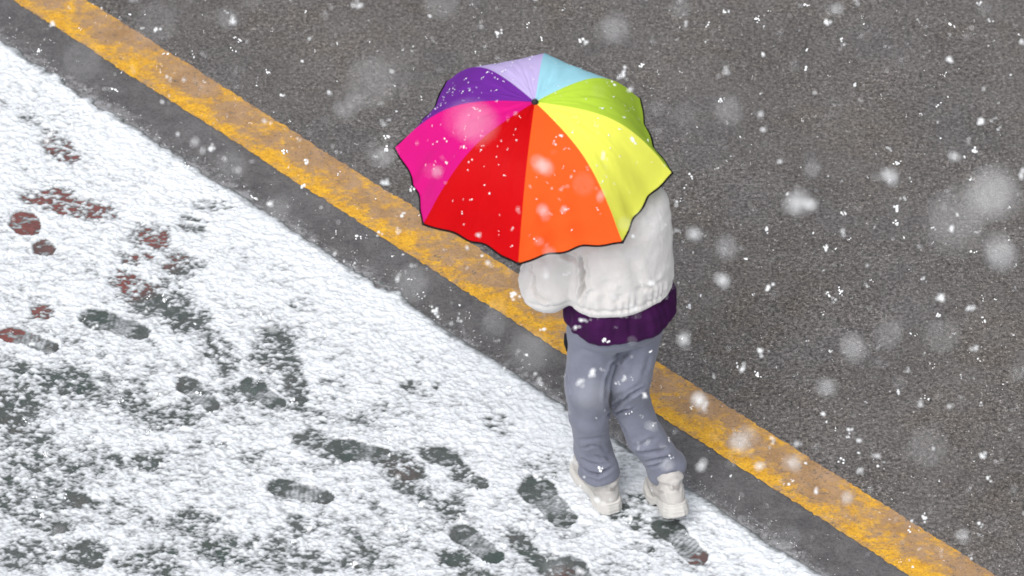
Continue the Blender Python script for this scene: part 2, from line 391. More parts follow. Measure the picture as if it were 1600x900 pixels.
# ------------------------------------------------------------------ snow: a real layer of snow with trodden prints sunk into it
# soft thin places  (cx, cy, length, width, angle, strength)
THIN = [(95, 235, 90, 40, 50, .95), (45, 190, 50, 20, 20, .6), (110, 325, 170, 40, 15, .95), (85, 303, 50, 30, 20, .9), (235, 375, 60, 50, 40, .95), (215, 405, 60, 22, 0, .85),
        (195, 438, 50, 40, -20, .95), (70, 490, 40, 28, 10, .9), (285, 415, 70, 50, 25, .95), (300, 355, 60, 28, 15, .85), (330, 325, 110, 22, 5, .7), (235, 470, 110, 55, 20, 1.0),
        (290, 495, 90, 60, 35, .85), (345, 550, 60, 90, -10, .8), (430, 545, 76, 80, 0, .9), (460, 600, 40, 110, -5, .88), (275, 460, 70, 30, 40, .8),
        (105, 600, 100, 60, 20, .85), (20, 640, 90, 90, 20, .9), (60, 760, 170, 160, 10, .62), (30, 590, 60, 50, 0, .7), (230, 725, 60, 38, 10, .95), (120, 785, 62, 34, 15, 1.05),
        (85, 826, 60, 30, 5, 1.05), (130, 868, 75, 42, 10, 1.05), (170, 620, 130, 60, 20, .6), (270, 650, 130, 50, -20, .6), (335, 540, 60, 60, 0, .6), (60, 690, 70, 40, 0, .7),
        (380, 620, 60, 40, 0, .5), (490, 690, 70, 30, 10, .95), (530, 712, 90, 30, 10, .7), (630, 735, 70, 48, 50, 1.0), (600, 720, 60, 25, 40, .7), (690, 715, 75, 32, 25, .95),
        (722, 738, 60, 30, 40, .9), (700, 798, 60, 35, 20, .8), (650, 770, 80, 30, 30, .6), (710, 876, 60, 36, 10, .95), (820, 855, 90, 36, 40, .85), (865, 885, 90, 36, 25, 1.0),
        (470, 820, 60, 30, 20, .9), (350, 860, 160, 50, 20, .72), (420, 860, 110, 60, 0, .72), (470, 880, 120, 50, 0, .72), (240, 880, 120, 60, 0, .7), (560, 870, 90, 60, 10, .55),
        (300, 820, 100, 50, 10, .6), (650, 610, 60, 24, 15, .7), (680, 605, 16, 14, 0, .9), (460, 480, 14, 9, 0, 1.1), (440, 420, 50, 14, 0, .45), (590, 640, 40, 20, 10, .6), (780, 665, 50, 30, 0, .7),
        (850, 735, 70, 40, 10, .6), (530, 600, 60, 30, 0, .5), (890, 560, 30, 10, 30, .3), (960, 700, 50, 60, 0, .55), (995, 790, 60, 50, 0, .75), (975, 735, 50, 60, 0, .5), (965, 800, 80, 30, 30, .8),
        (1010, 830, 70, 30, 30, .8), (1000, 860, 60, 20, 20, .5), (1105, 830, 40, 16, 30, .4), (5, 700, 60, 40, 0, .7), (160, 720, 80, 40, 0, .6), (40, 870, 110, 60, 10, .7), (195, 800, 60, 50, 0, .6),
        (320, 700, 70, 30, 0, .5), (400, 720, 70, 40, 20, .5), (500, 655, 60, 30, 0, .55), (560, 660, 50, 25, 20, .55), (1085, 885, 70, 30, 20, .6), (745, 900, 80, 26, 0, .8)]
# clear shoe prints: (sole x, y, heel x, y, sole length, width, scale strength, ridged)
PRINT = [(40, 352, 68, 390, 64, 38, 0), (155, 502, 214, 520, 66, 40, 1), (22, 526, 76, 544, 50, 30, 2), (296, 606, 330, 634, 46, 30, 2), (398, 609, 430, 632, 52, 32, 1),
         (443, 764, 502, 778, 46, 34, 2), (548, 705, 590, 712, 66, 36, 1), (690, 716, 749, 757, 42, 28, 0), (842, 770, 879, 809, 72, 44, 1), (726, 838, 768, 870, 48, 34, 2),
         (1048, 829, 1088, 872, 66, 36, 2), (232, 478, 275, 492, 50, 36, 0), (893, 893, 915, 915, 60, 40, 1)]  # first: right foot's track, dark end doubling as painted shade under the heel
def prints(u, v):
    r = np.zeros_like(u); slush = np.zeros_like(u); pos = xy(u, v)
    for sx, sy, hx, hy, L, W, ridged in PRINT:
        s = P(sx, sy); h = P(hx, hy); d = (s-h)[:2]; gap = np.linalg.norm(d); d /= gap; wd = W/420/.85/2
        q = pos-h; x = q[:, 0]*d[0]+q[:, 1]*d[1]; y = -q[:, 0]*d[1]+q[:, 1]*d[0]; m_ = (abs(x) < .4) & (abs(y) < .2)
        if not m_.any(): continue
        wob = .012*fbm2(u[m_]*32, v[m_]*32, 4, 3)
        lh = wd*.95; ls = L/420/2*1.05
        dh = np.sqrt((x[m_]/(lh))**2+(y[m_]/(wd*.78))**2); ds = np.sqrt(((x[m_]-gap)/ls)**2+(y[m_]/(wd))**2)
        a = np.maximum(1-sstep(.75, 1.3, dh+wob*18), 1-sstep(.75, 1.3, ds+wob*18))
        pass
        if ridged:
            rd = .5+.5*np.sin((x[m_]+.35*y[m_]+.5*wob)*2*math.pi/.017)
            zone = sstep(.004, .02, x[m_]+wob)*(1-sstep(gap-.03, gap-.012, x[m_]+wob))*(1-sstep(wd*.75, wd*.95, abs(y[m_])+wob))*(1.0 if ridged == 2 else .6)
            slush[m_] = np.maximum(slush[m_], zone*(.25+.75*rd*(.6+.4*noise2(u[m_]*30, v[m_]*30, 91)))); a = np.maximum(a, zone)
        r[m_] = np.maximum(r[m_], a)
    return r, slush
def snow_height(u, v):
    pos = xy(u, v); X, Y = pos[:, 0], pos[:, 1]
    wu, wv = u*1.0, v*1.5
    mid = np.clip(fbm2(wu*6, wv*6, 4, 21)*1.8, -1, 1); fine = np.clip(fbm2(X*34+Y*8, Y*48-X*5, 4, 22, .8)*2.3, -1.3, 1.3); grain = fbm2(X*115, Y*140, 2, 23); film = np.clip(fbm2(X*45, Y*60, 3, 71)*2.2, -1, 1)
    thin = patches(THIN, u+.02*fbm2(u*14, v*14, 3, 51), v+.02*fbm2(u*14, v*14, 3, 52))
    # the snow wears thin towards the near left corner and between
    lowl = sstep(-.1, 2.0, (-X*.75-Y)-.25); lf = fbm2(u*2.2, v*2.6, 2, 31)
    rimv = sstep(.55, .1, V_SNOW-v) if False else 1-sstep(.15, .75, V_SNOW-v)
    h = .0092+.0017*mid+.0042*fine+.0040*grain-.0019*lowl-.0014*sstep(.0, .6, lf)+.0006*rimv-.0018*lowl*np.clip(mid, 0, 1)
    h -= thin**1.3*(.0080+.0010*mid); h += thin*.0042*np.clip(fbm2(X*60, Y*85, 3, 77)*2, -1, 1)
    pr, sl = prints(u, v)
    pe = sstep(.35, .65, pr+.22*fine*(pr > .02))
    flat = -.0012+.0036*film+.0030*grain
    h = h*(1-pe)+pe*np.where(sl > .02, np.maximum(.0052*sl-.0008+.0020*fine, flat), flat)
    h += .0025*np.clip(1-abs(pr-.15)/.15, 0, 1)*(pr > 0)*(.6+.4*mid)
    # border towards the road
    e = V_SNOW+.004+.014*fbm2(u*5, u*0, 3, 41)+.030*fbm2(u*24, v*24, 4, 42)*(.6+.6*noise2(u*3, u*0, 43))+.012*np.exp(-((u-uv(P(640, 460))[0])/.25)**2)
    t = (e-v); h = h*sstep(-.004, .045, t)+.002*sstep(.01, .05, t)*(1-sstep(.08, .2, t))-.02*(1-sstep(-.012, .006, t))
    return h, t
us = axis_pts(-3.0, 3.0, .0052, 200); 
ulo = min(uv(P(-120, 950))[0], uv(P(-120, -50))[0]); uhi = uv(P(1400, 950))[0]; vlo = uv(P(-100, 960))[1]
print('snow extents', ulo, uhi, vlo, V_SNOW)
us = np.concatenate([[-200, -60, -20, -8, -5], np.arange(ulo-.3, uhi+.4, .0050), [5, 8, 20, 60, 200]]); us = np.unique(us)
vs = np.concatenate([[-200, -60, -20, -8, -5], np.arange(vlo-.3, V_SNOW+.05, .0050)]); vs = np.unique(vs)
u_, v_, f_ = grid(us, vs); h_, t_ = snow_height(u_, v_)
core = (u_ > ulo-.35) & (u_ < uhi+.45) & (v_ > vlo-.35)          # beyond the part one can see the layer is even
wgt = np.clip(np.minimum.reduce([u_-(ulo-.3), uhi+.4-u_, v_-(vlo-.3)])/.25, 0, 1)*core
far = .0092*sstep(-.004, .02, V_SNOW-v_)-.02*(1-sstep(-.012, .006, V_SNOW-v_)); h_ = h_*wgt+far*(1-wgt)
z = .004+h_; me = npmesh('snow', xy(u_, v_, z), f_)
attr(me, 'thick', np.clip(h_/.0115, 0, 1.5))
tag(link('snow_cover', me, snow_mat), 'thin trodden layer of white snow with dark wet footprints', 'snow', kind='stuff')

# bits of slush and snow lying on the asphalt
def clump(r, n=4, flat=1.0, sub=1):
    """an irregular fluffy cluster of ice"""
    bm = bmesh.new()
    for i in range(n):
        rr = r*random.uniform(.22, .5); o = Vector([random.gauss(0, r*.52) for _ in range(3)]); o.z *= flat
        b = bmesh.ops.create_icosphere(bm, subdivisions=sub, radius=rr)
        for vt in b['verts']:
            k = 1+random.uniform(-.3, .3); vt.co = Vector((vt.co.x*k*random.uniform(.9, 1.1), vt.co.y*k, vt.co.z*k*flat))+o
    me = bpy.data.meshes.new('snowflake'); bm.to_mesh(me); bm.free(); return me
def scatter(name, items, mat, parent=None, flat=.5):
    """one mesh of many tiny irregular bits; items: (point, normal, radius)"""
    base = []
    for _ in range(8):
        me = clump(1.0, 3, flat, 1); v = np.array([q.co[:] for q in me.vertices]); f = np.array([p.vertices[:] for p in me.polygons]); base.append((v, f)); bpy.data.meshes.remove(me)
    VV, FF, n = [], [], 0
    for p, nr, r in items:
        v, f = base[random.randrange(8)]; nr = np.array(nr)/np.linalg.norm(nr); a = np.cross(nr, [0.3, .9, .1]); a /= np.linalg.norm(a); b = np.cross(nr, a)
        t = random.uniform(0, 6.28); c_, s_ = math.cos(t), math.sin(t); e = random.uniform(.6, 1.5)
        x, y = v[:, 0]*e, v[:, 1]/e; X = x*c_-y*s_; Y = x*s_+y*c_
        VV.append(np.array(p)+r*(X[:, None]*a+Y[:, None]*b+v[:, 2:3]*nr)); FF.append(f+n); n += len(v)
    return link(name, npmesh(name, np.concatenate(VV), np.concatenate(FF)), mat, parent)
items = []
for _ in range(700):
    u = random.uniform(-4, 4); v = V_SNOW+.01+abs(random.gauss(0, .045)); r = random.uniform(.0012, .0035)
    items.append((xy(u, v, .001), (0, 0, 1), r))
for _ in range(2600):
    p = P(random.uniform(-100, 1700), random.uniform(-80, 980)); u, v = uv(p)
    if v > V_SNOW+.02: items.append((xy(u, v, .005 if 0 < v < V_LINE1 else .001), (0, 0, 1), random.choice((.0012, .0015, .002, .0028))))
tag(scatter('snow_specks', items, flake_mat), 'tiny specks of fresh snow lying on the asphalt', 'snow', kind='stuff')

# ------------------------------------------------------------------ umbrella
umb = bpy.data.objects.new('umbrella', None); C.objects.link(umb)
tag(umb, 'open rainbow umbrella with eight coloured panels held over the walking person', 'umbrella')
UC = P(833, 251, 1.43); wv_ = CAM-UC; dist = np.linalg.norm(wv_); wv_ /= dist
ANG = math.radians(43.2)
iup = UP-wv_*(UP@wv_); iup /= np.linalg.norm(iup); irt = np.cross(iup, wv_)
ax = math.cos(ANG)*wv_+math.sin(ANG)*(iup*math.cos(.03)+irt*math.sin(.03)); ax /= np.linalg.norm(ax)
e1 = irt-ax*(irt@ax); e1 /= np.linalg.norm(e1); e2 = np.cross(ax, e1)
R = 218.5*dist/FPX; HT = 90/math.sin(ANG)*dist/FPX
TH = [math.radians(-6+(2-k)*45) for k in range(8)]
prof = lambda r: np.interp(r, [0, .08, .15, .3, .45, .57, .7, .82, .92, 1], [1.0, .998, .99, .962, .905, .82, .655, .435, .215, 0])
def smoothprof(r):
    r = np.asarray(r, float); return sum(prof(np.clip(r+o, 0, 1.0))*wt for o, wt in ((-.06, .2), (-.03, .2), (0, .2), (.03, .2), (.06, .2)))*1.0-(.0)
P1 = smoothprof(np.array([1.0]))[0]
def hprof(r): return (smoothprof(r)-P1*np.asarray(r)**14)
umb.location = UC+ax*(HT-.78)
def dome(th0, s, r):
    """point on panel starting at rib angle th0, s 0..1 across, r 0..1 down; taut between ribs, a little bulge"""
    a0 = th0; a1 = th0-math.pi/4
    c = np.stack([(1-s)*np.cos(a0)+s*np.cos(a1), (1-s)*np.sin(a0)+s*np.sin(a1)], -1)
    rad = np.linalg.norm(c, axis=-1); bl = .30*np.clip(r*3, 0, 1)*(1-r**3*.8)       # part of the way from chord to arc
    c = c*(1+bl*(1/rad-1))[..., None]
    # the hem: drawn in between the ribs with small waves
    hem = 1-(.055*np.sin(math.pi*s)+.011*np.sin(math.pi*s)*np.cos(5.4*math.pi*s+.9))*sstep(.55, 1.0, r)
    rr = r*hem
    H = hprof(r)*HT+.006*np.sin(math.pi*s)*np.cos(5*math.pi*s)*sstep(.8, 1, r)-.006*np.sin(math.pi*s)*sstep(.2, .7, r)
    return UC+R*(c[..., :1]*e1+c[..., 1:]*e2)*rr[..., None]+H[..., None]*ax
def child(name, v, f, mat, parent, smooth=True):
    me = npmesh(name, v, f, smooth); o = link(name, me, mat, parent)
    o.matrix_parent_inverse = parent.matrix_world.inverted() if parent.parent is None else Matrix.Translation(parent_loc(parent)).inverted(); return o
def parent_loc(o):
    l = Vector((0, 0, 0))
    while o is not None: l += Vector(o.location) if o.parent is None else Vector((0, 0, 0)); o = o.parent
    return l
def rel(o, loc):
    """mesh data is in world coordinates: bring it into the thing's own frame"""
    o.data.transform(Matrix.Translation(-Vector(loc)))
def tube(pts, r, n=8, closed=False):
    pts = np.array(pts, float); m_ = len(pts); rad = np.full(m_, r) if np.isscalar(r) else np.array(r)
    T = np.gradient(pts, axis=0); T /= np.linalg.norm(T, axis=1)[:, None]+1e-12
    a = np.cross(T, [.31, .2, .93]); a /= np.linalg.norm(a, axis=1)[:, None]; b = np.cross(T, a)
    t = np.arange(n)*2*math.pi/n
    v = pts[:, None]+rad[:, None, None]*(np.cos(t)[None, :, None]*a[:, None]+np.sin(t)[None, :, None]*b[:, None])
    i = np.arange(m_-1)[:, None]*n+np.arange(n)[None]; j = np.arange(m_-1)[:, None]*n+(np.arange(n)+1)[None] % n
    f = np.stack([i, j, j+n, i+n], -1).reshape(-1, 4)
    v = np.concatenate([v.reshape(-1, 3), pts[:1], pts[-1:]]); c0, c1 = len(v)-2, len(v)-1; k = np.arange(n); kn = (k+1) % n; o_ = (m_-1)*n
    f = np.concatenate([f, np.stack([kn, k, np.full(n, c0), np.full(n, c0)], 1)[:0]])
    return v[:-2], f
ULOC = tuple(umb.location)
def uobj(name, v, f, mat, parent=umb):
    o = link(name, npmesh(name, v-np.array(ULOC), f), mat, parent); return o
COLS = [('light_blue', (172, 226, 240)), ('lime_green', (200, 230, 76)), ('pale_yellow', (252, 254, 110)), ('orange', (255, 104, 40)), ('red', (206, 0, 10)),
        ('magenta', (222, 22, 138)), ('purple', (120, 48, 165)), ('lavender', (208, 194, 238))]
specks = []
for k in range(8):
    nm, rgb = COLS[k]
    ss = np.linspace(0, 1, 41); rr = np.linspace(.012, 1, 61)
    S_, R_ = np.meshgrid(ss, rr, indexing='ij'); v = dome(TH[k], S_, R_).reshape(-1, 3)
    i = np.arange(40)[:, None]*61+np.arange(60)[None]; f = np.stack([i, i+1, i+62, i+61], -1).reshape(-1, 4)
    if nm == 'orange':   # crumpled hem
        sR = R_.ravel(); sS = S_.ravel()
        v = v+ax*(.0045*np.sin((sR*46+5*np.sin(sS*3.2)))*sstep(.78, .86, sR)*(1-sstep(.95, 1, sR))*np.sin(math.pi*sS))[:, None]
    elif True:
        sR = R_.ravel(); sS = S_.ravel(); v = v+ax*(.0022*fbm2(sR*5+k*9, sS*7, 3, 60+k)*np.sin(math.pi*sS)*2+.0011*np.sin(sS*26+3*sR+k)*np.exp(-((sS-.5)/.34)**2*.2)*sstep(.55, .95, sR)*np.sin(math.pi*sS))[:, None]
    vin = v-ax*.0012
    p = uobj('canopy_panel', np.concatenate([v, vin]), np.concatenate([f, f[:, ::-1]+len(v)]), panel_mat('canopy_'+nm, rgb)); p['label'] = nm.replace('_', ' ')+' canopy panel'
    hem = dome(TH[k], ss, np.ones(41)); tv, tf = tube(hem+ax*.0004, .0036, 6); uobj('edge_trim', tv, tf, trim_black, p)
    # rib under the seam, and its end cap
    rb = dome(TH[k], np.zeros(30), np.linspace(.05, .995, 30))-ax*.006; tv, tf = tube(rb, .0022, 6); r_ = uobj('rib', tv, tf, steel)
    tp = dome(TH[k], np.zeros(1), np.ones(1))[0]; dr = tp-dome(TH[k], np.zeros(1), np.array([.97]))[0]; dr /= np.linalg.norm(dr)
    tv, tf = tube([tp-dr*.008, tp+dr*.002, tp+dr*.004], [.003, .003, .0012], 8); uobj('rib_tip', tv, tf, black, r_)
    st = dome(TH[k], np.zeros(1), np.array([.55]))[0]-ax*.008; hub = UC+ax*(HT-.30); tv, tf = tube([hub+(st-hub)*.03, st], .002, 6); uobj('stretcher', tv, tf, steel, r_)
    nsp = {'purple': 42, 'lavender': 22, 'magenta': 24, 'red': 26, 'orange': 20, 'pale_yellow': 20, 'lime_green': 18, 'light_blue': 16}[nm]
    for _ in range(nsp):
        s = random.uniform(.06, .94); r = math.sqrt(random.uniform(.02, .9)); q = dome(TH[k], np.array([s, s+.02, s]), np.array([r, r, r+.02]))
        nn = np.cross(q[2]-q[0], q[1]-q[0]); nn = nn if nn@ax > 0 else -nn; nn /= np.linalg.norm(nn)
        specks.append((q[0]+nn*.001, nn, random.choice((.003, .0035, .004, .0048, .006, .0078))))
tv, tf = tube([UC+ax*(HT-.78), UC+ax*(HT+.004)], .0045, 10); uobj('shaft', tv, tf, steel)
tz = [0, .001, .004, .010, .014, .016]; tv, tf = tube([UC+ax*(HT-.004+z) for z in tz], [.0135, .0138, .0125, .010, .0065, .0005], 20); uobj('top_cap', tv, tf, black)
tv, tf = tube([UC+ax*(HT-.31), UC+ax*(HT-.30), UC+ax*(HT-.27)], [.011, .012, .008], 12); uobj('runner', tv, tf, black)
tv, tf = tube([UC+ax*(HT-.84+z) for z in (0, .004, .03, .08, .12, .125)], [.006, .013, .0145, .013, .011, .005], 14); uobj('handle', tv, tf, black)
o = scatter('snow_dusting', specks, flake_mat, flat=.45); tag(o, 'small clumps of snow stuck to the umbrella canopy', 'snow', kind='stuff')
GRIP = UC+ax*(HT-.78)
print('umbrella R', R, 'H', HT, 'axis', ax, 'C', UC, 'grip', GRIP)

# ------------------------------------------------------------------ person
per = bpy.data.objects.new('person', None); C.objects.link(per); PL = P(985, 800); per.location = PL
tag(per, 'person in white fleece jacket, purple shirt and grey-blue sweatpants walking away under the umbrella', 'person')
def pobj(name, v, f, mat, parent=per): return link(name, npmesh(name, v-PL, f), mat, parent)
YAW = math.radians(22); rt = np.array([math.cos(YAW), math.sin(YAW), 0]); fw = np.array([-math.sin(YAW), math.cos(YAW), 0])
Z = np.array([0, 0, 1.0])
HIP = P(960, 788); SHO = HIP+fw*.06-rt*.012
def tor(z): t = np.clip((z-.9)/.45, 0, 1); q = HIP*(1-t)+SHO*t; return q[:2]
def zat(x, y, z): return np.array([x, y, z])
# legs
LH = np.array([*(HIP-rt*.088)[:2], .83]); RH = np.array([*(HIP+rt*.082)[:2], .83])
hl = P(957, 806); dl = P(917, 748)-hl
hr = P(1061, 838); dr_ = P(1031, 775)-hr
LK = P(920, 648, .45); LA = hl+dl/np.linalg.norm(dl)*.062+Z*.12
RK = P(984, 626, .47); RA = hr+dr_/np.linalg.norm(dr_)*.105+Z*.17
# arms
LS = np.array([*(SHO-rt*.165)[:2], 1.29]); RS = np.array([*(SHO+rt*.128)[:2], 1.27])
LE = P(858, 446, 1.03); LW = GRIP+np.array([0.02, -.045, .02]); LW = LE+(LW-LE)*.92
RE = P(1003, 415, 1.05); RW = np.array([*(SHO+fw*.19+rt*.06)[:2], 1.03])
for n_, a, b in (('upper arm', LS, LE), ('forearm', LE, LW), ('r upper', RS, RE), ('r fore', RE, RW), ('thigh', LH, LK), ('shin', LK, LA), ('r thigh', RH, RK), ('r shin', RK, RA)):
    print(n_, round(float(np.linalg.norm(a-b)), 3))
# --- trousers
F = Field(np.minimum.reduce([HIP-.3, LA-.12, RA-.12])*[1, 1, 0]+[0, 0, .03], np.maximum.reduce([HIP+.3, RA+.12, LA+.12])*[1, 1, 0]+[0, 0, .98], .0055)
zs = [.78, .83, .89, .98]; cx = [tor(z)[0] for z in zs]; cy = [tor(z)[1] for z in zs]
F.add(F.column(zs, cx, cy, [.155, .176, .176, .165], [.105, .125, .128, .12], rt, fw, .05), .001)
L2 = P(917, 600, .615); R2 = P(984, 590, .62)
LC = P(935, 738, .16); L3 = P(926, 700, .26)
F.add(F.chain([(LH, .090), (L2, .074), (LK, .066), (L3, .063), (LC+Z*.03, .066)], .02), .025)
R3 = P(1009, 683, .315); RC = P(1036, 722, .20)
F.add(F.chain([(RH, .086), (R2, .070), (RK, .066), (R3, .062), (RC, .066)], .02), .012)
# stacked cuffs
F.add(F.chain([(LC+Z*.025, .066), (LC+Z*.005, .070), (LC-Z*.01, .067)], .01), .006)
dR = (RC-R3)/np.linalg.norm(RC-R3)
F.add(F.chain([(RC+dR*.012, .066), (RC+dR*.03, .072), (RC+dR*.04, .068)], .01), .006)
# open leg ends
F.cut(F.cone(LC-Z*.10, LC-Z*.01, .060, .058), .008)
F.cut(np.maximum(F.Z-(LC[2]-.006+.004*np.sin(F.X*60)), np.sqrt((F.X-LC[0])**2+(F.Y-LC[1])**2)-.10), .006)
F.cut(F.cone(RC+dR*.13, RC+dR*.04, .060, .058), .008)
F.cut(np.maximum((RC+dR*.05)@dR-(F.X*dR[0]+F.Y*dR[1]+F.Z*dR[2]), np.sqrt((F.X-RC[0])**2+(F.Y-RC[1])**2+(F.Z-RC[2])**2)-.15), .006)
v, q = F.nets(); N = normals(v, q)
ds = .0065*fbm3(v*[15, 15, 9], 3, 3)
for pts_, wd, dp in [([(951, 640), (975, 628), (1012, 608)], .007, .016), ([(952, 650), (970, 646), (992, 641)], .006, .014), ([(955, 626), (985, 616), (1008, 602)], .010, .006),
                     ([(984, 553), (970, 558), (959, 570), (953, 590), (950, 615), (951, 640)], .008, .016), ([(962, 655), (972, 672), (980, 690)], .007, .007),
                     ([(902, 728), (915, 740), (935, 746), (963, 730)], .006, .016), ([(903, 718), (918, 728), (940, 732)], .006, .008), ([(930, 716), (962, 720)], .006, .008),
                     ([(990, 712), (1015, 712), (1050, 700)], .008, .010), ([(998, 726), (1025, 722), (1056, 714)], .006, .010), ([(985, 700), (1010, 696), (1032, 684)], .008, .007), ([(1005, 735), (1030, 730), (1045, 722)], .006, .007),
                     ([(898, 690), (925, 690), (953, 680)], .008, .004), ([(873, 560), (883, 590), (893, 640)], .007, .004), ([(905, 560), (900, 620), (905, 680)], .02, .004), ([(1000, 545), (990, 580), (975, 600)], .012, .005),
                     ([(900, 548), (930, 556), (958, 566)], .012, .004), ([(1020, 555), (1008, 590)], .010, .004), ([(905, 705), (930, 700), (952, 706)], .006, .006)]:
    ds = ds+fold(v, pts_, wd, dp)
v = v+N*ds[:, None]; TROU = v
tro = pobj('trousers', v, q, sweat)
# dark side pocket opening
hp = v[np.argmin(np.linalg.norm(v-P(872, 520, .84), axis=1))]; hq = v[np.argmin(np.linalg.norm(v-P(874, 548, .76), axis=1))]
tv, tf = tube([hp-rt*.002, (hp+hq)/2-rt*.004, hq-rt*.001], [.005, .007, .002], 8); pobj('pocket_trim', tv, tf, dark_trim, tro)
# --- shirt
F = Field([HIP[0]-.32, HIP[1]-.3, .76], [HIP[0]+.32, HIP[1]+.3, 1.12], .005)
zs = [.862, .885, .94, .975, 1.02, 1.10]; cx = [tor(z)[0]+rt[0]*.008 for z in zs]; cy = [tor(z)[1]+rt[1]*.008 for z in zs]
TH_ = np.arctan2((F.X-HIP[0])*fw[0]+(F.Y-HIP[1])*fw[1], (F.X-HIP[0])*rt[0]+(F.Y-HIP[1])*rt[1])
wave = (.0040*np.sin(TH_*5+1)+.0022*np.sin(TH_*13+2+1.5*np.sin(TH_*4))+.0008*np.sin(TH_*31))*(np.clip((1.0-F.Z)/.05, 0, 1)*np.clip((F.Z-.85)/.06, .35, 1)*1.6)
F.add(F.column(zs, cx, cy, [.196, .197, .190, .172, .158, .15], [.152, .152, .144, .128, .116, .11], rt, fw, .018)-wave, .001)
F.cut(F.column([.70, .80, .885], [cx[0]]*3, [cy[0]]*3, [.19, .19, .185], [.14, .14, .135], rt, fw, .02), .01)
v, q = F.nets(); N = normals(v, q); v = v+N*(.003*fbm3(v*22, 3, 8))[:, None]; pobj('shirt', v, q, purple)
# --- jacket
F = Field([HIP[0]-.42, HIP[1]-.34, .88], [HIP[0]+.36, HIP[1]+.52, 1.50], .0055)
zs = [.972, .99, 1.02, 1.07, 1.15, 1.25, 1.32, 1.37, 1.43]; cx = [tor(z)[0] for z in zs]; cy = [tor(z)[1] for z in zs]
F.add(F.column(zs, cx, cy, [.188, .191, .197, .200, .198, .195, .175, .12, .085], [.144, .148, .154, .158, .158, .150, .125, .095, .08], rt, fw, .02), .001)
F.add(F.cone(LS, LS*.7+LE*.3, .085, .088), .03); F.add(F.chain([(LS, .082), (LS*.5+LE*.5, .090), (LE+np.array([0, .005, .0]), .096)], .02), .006)
F.add(F.chain([(LE, .094), (LE*.5+LW*.5, .078), (LW, .048)], .02), .008)
F.add(F.chain([(RS, .078), (RS*.5+RE*.5, .086), (RE, .084)], .02), .02)
F.add(F.chain([(RE, .084), (RE*.5+RW*.5, .07), (RW, .048)], .02), .02)
# collar
NK = np.array([*(SHO+fw*.02)[:2], 1.40])
F.add(F.chain([(NK-Z*.02, .085), (NK+Z*.03, .078)], .02), .02); F.cut(F.cone(NK+Z*.03+Z*0, NK+Z*.12, .062, .066), .01)
F.cut(F.cone(LW+(LW-LE)/np.linalg.norm(LW-LE)*.04, LW+(LW-LE)/np.linalg.norm(LW-LE)*.1, .036, .036), .006)
F.cut(F.column([.80, .90, .985], [cx[0]]*3, [cy[0]]*3, [.17, .17, .168], [.128, .128, .124], rt, fw, .02), .008)
v, q = F.nets(); N = normals(v, q)
ds = .0075*fbm3(v*[11, 11, 7], 3, 11)+.0025*fbm3(v*30, 2, 12)+.0011*fbm3(v*85, 2, 13)
th = np.arctan2((v-HIP)@fw, (v-HIP)@rt)
ds += .0014*np.sin(th*70)*(1-sstep(.998, 1.010, v[:, 2]))*np.clip(1-1.5*abs(N[:, 2]), 0, 1)
ds += -.006*np.exp(-((v[:, 2]-1.008)/.008)**2)+.003*np.sin(th*31+2*np.sin(th*7))*np.exp(-((v[:, 2]-1.025)/.03)**2)
for pts_, wd, dp in [([(905, 402), (908, 425), (909, 450), (903, 478)], .0065, .028), ([(868, 388), (885, 402), (904, 412)], .007, .016), ([(820, 415), (832, 430), (831, 450), (840, 468), (862, 482)], .006, .015),
                     ([(826, 405), (828, 420)], .006, .012), ([(842, 400), (850, 430)], .018, .006), ([(985, 400), (1000, 440), (1010, 470)], .02, .006), 
                     ([(940, 480), (950, 440)], .02, .005), ([(1042, 440), (1020, 452), (1000, 456)], .010, .006), ([(915, 470), (925, 455)], .012, .005), ([(965, 478), (972, 462)], .012, .005)]:
    ds = ds+fold(v, pts_, wd, dp)
v = v+N*ds[:, None]; pobj('jacket', v, q, fleece)
# --- body: one continuous figure
hd = np.array([*(SHO+fw*.075)[:2], 1.475])
lo = np.minimum.reduce([HIP-.35, LE-.12, LA-.15]); hi = np.maximum.reduce([HIP+.35, RE+.12, RA+.12, LW+.16, RW+.16]); lo[2] = 0.02; hi[2] = 1.66
F = Field(lo, hi, .0065)
zs = [.78, .86, .95, 1.08, 1.2, 1.30, 1.36]; cx = [tor(z)[0] for z in zs]; cy = [tor(z)[1] for z in zs]
F.add(F.column(zs, cx, cy, [.14, .155, .13, .125, .14, .15, .09], [.09, .10, .09, .09, .10, .09, .06], rt, fw, .05), .001)
F.add(F.chain([(np.array([*tor(1.3), 1.33]), .052), (hd-fw*.01-Z*.07, .048)], .02), .03)
F.add(F.ell(hd, (.073, .092, .108), np.array([rt, fw, Z])), .02); F.add(F.ell(hd+fw*.022-Z*.05, (.058, .062, .06), np.array([rt, fw, Z])), .03)
F.add(F.ell(hd+fw*.098-Z*.022, (.010, .014, .018), np.array([rt, fw, Z])), .012)
for s in (-1, 1):
    F.add(F.ell(hd+rt*.075*s-Z*.012, (.010, .02, .03), np.array([rt, fw, Z])), .008); F.cut(F.ell(hd+fw*.096+rt*.031*s+Z*.004, (.014, .010, .010), np.array([rt, fw, Z])), .01)
F.add(F.ell(hd+fw*.088-Z*.057, (.022, .010, .009), np.array([rt, fw, Z])), .01)
for H_, T_, K_, M_, C_, A_ in ((LH, L2, LK, L3, LC+Z*.03, LA), (RH, R2, RK, R3, RC, RA)):
    F.add(F.chain([(H_, .068), (T_, .054), (K_, .045), (M_, .044), (C_, .036), (A_-Z*.02, .032), (A_-Z*.05, .032)], .02), .02)
    F.add(F.cone(A_-Z*.06, A_-Z*.065+fw*.10, .030, .022), .02)
for S_, E_, W_ in ((LS, LE, LW), (RS, RE, RW)):
    F.add(F.chain([(S_, .050), (E_, .040), (W_, .027)], .02), .03)
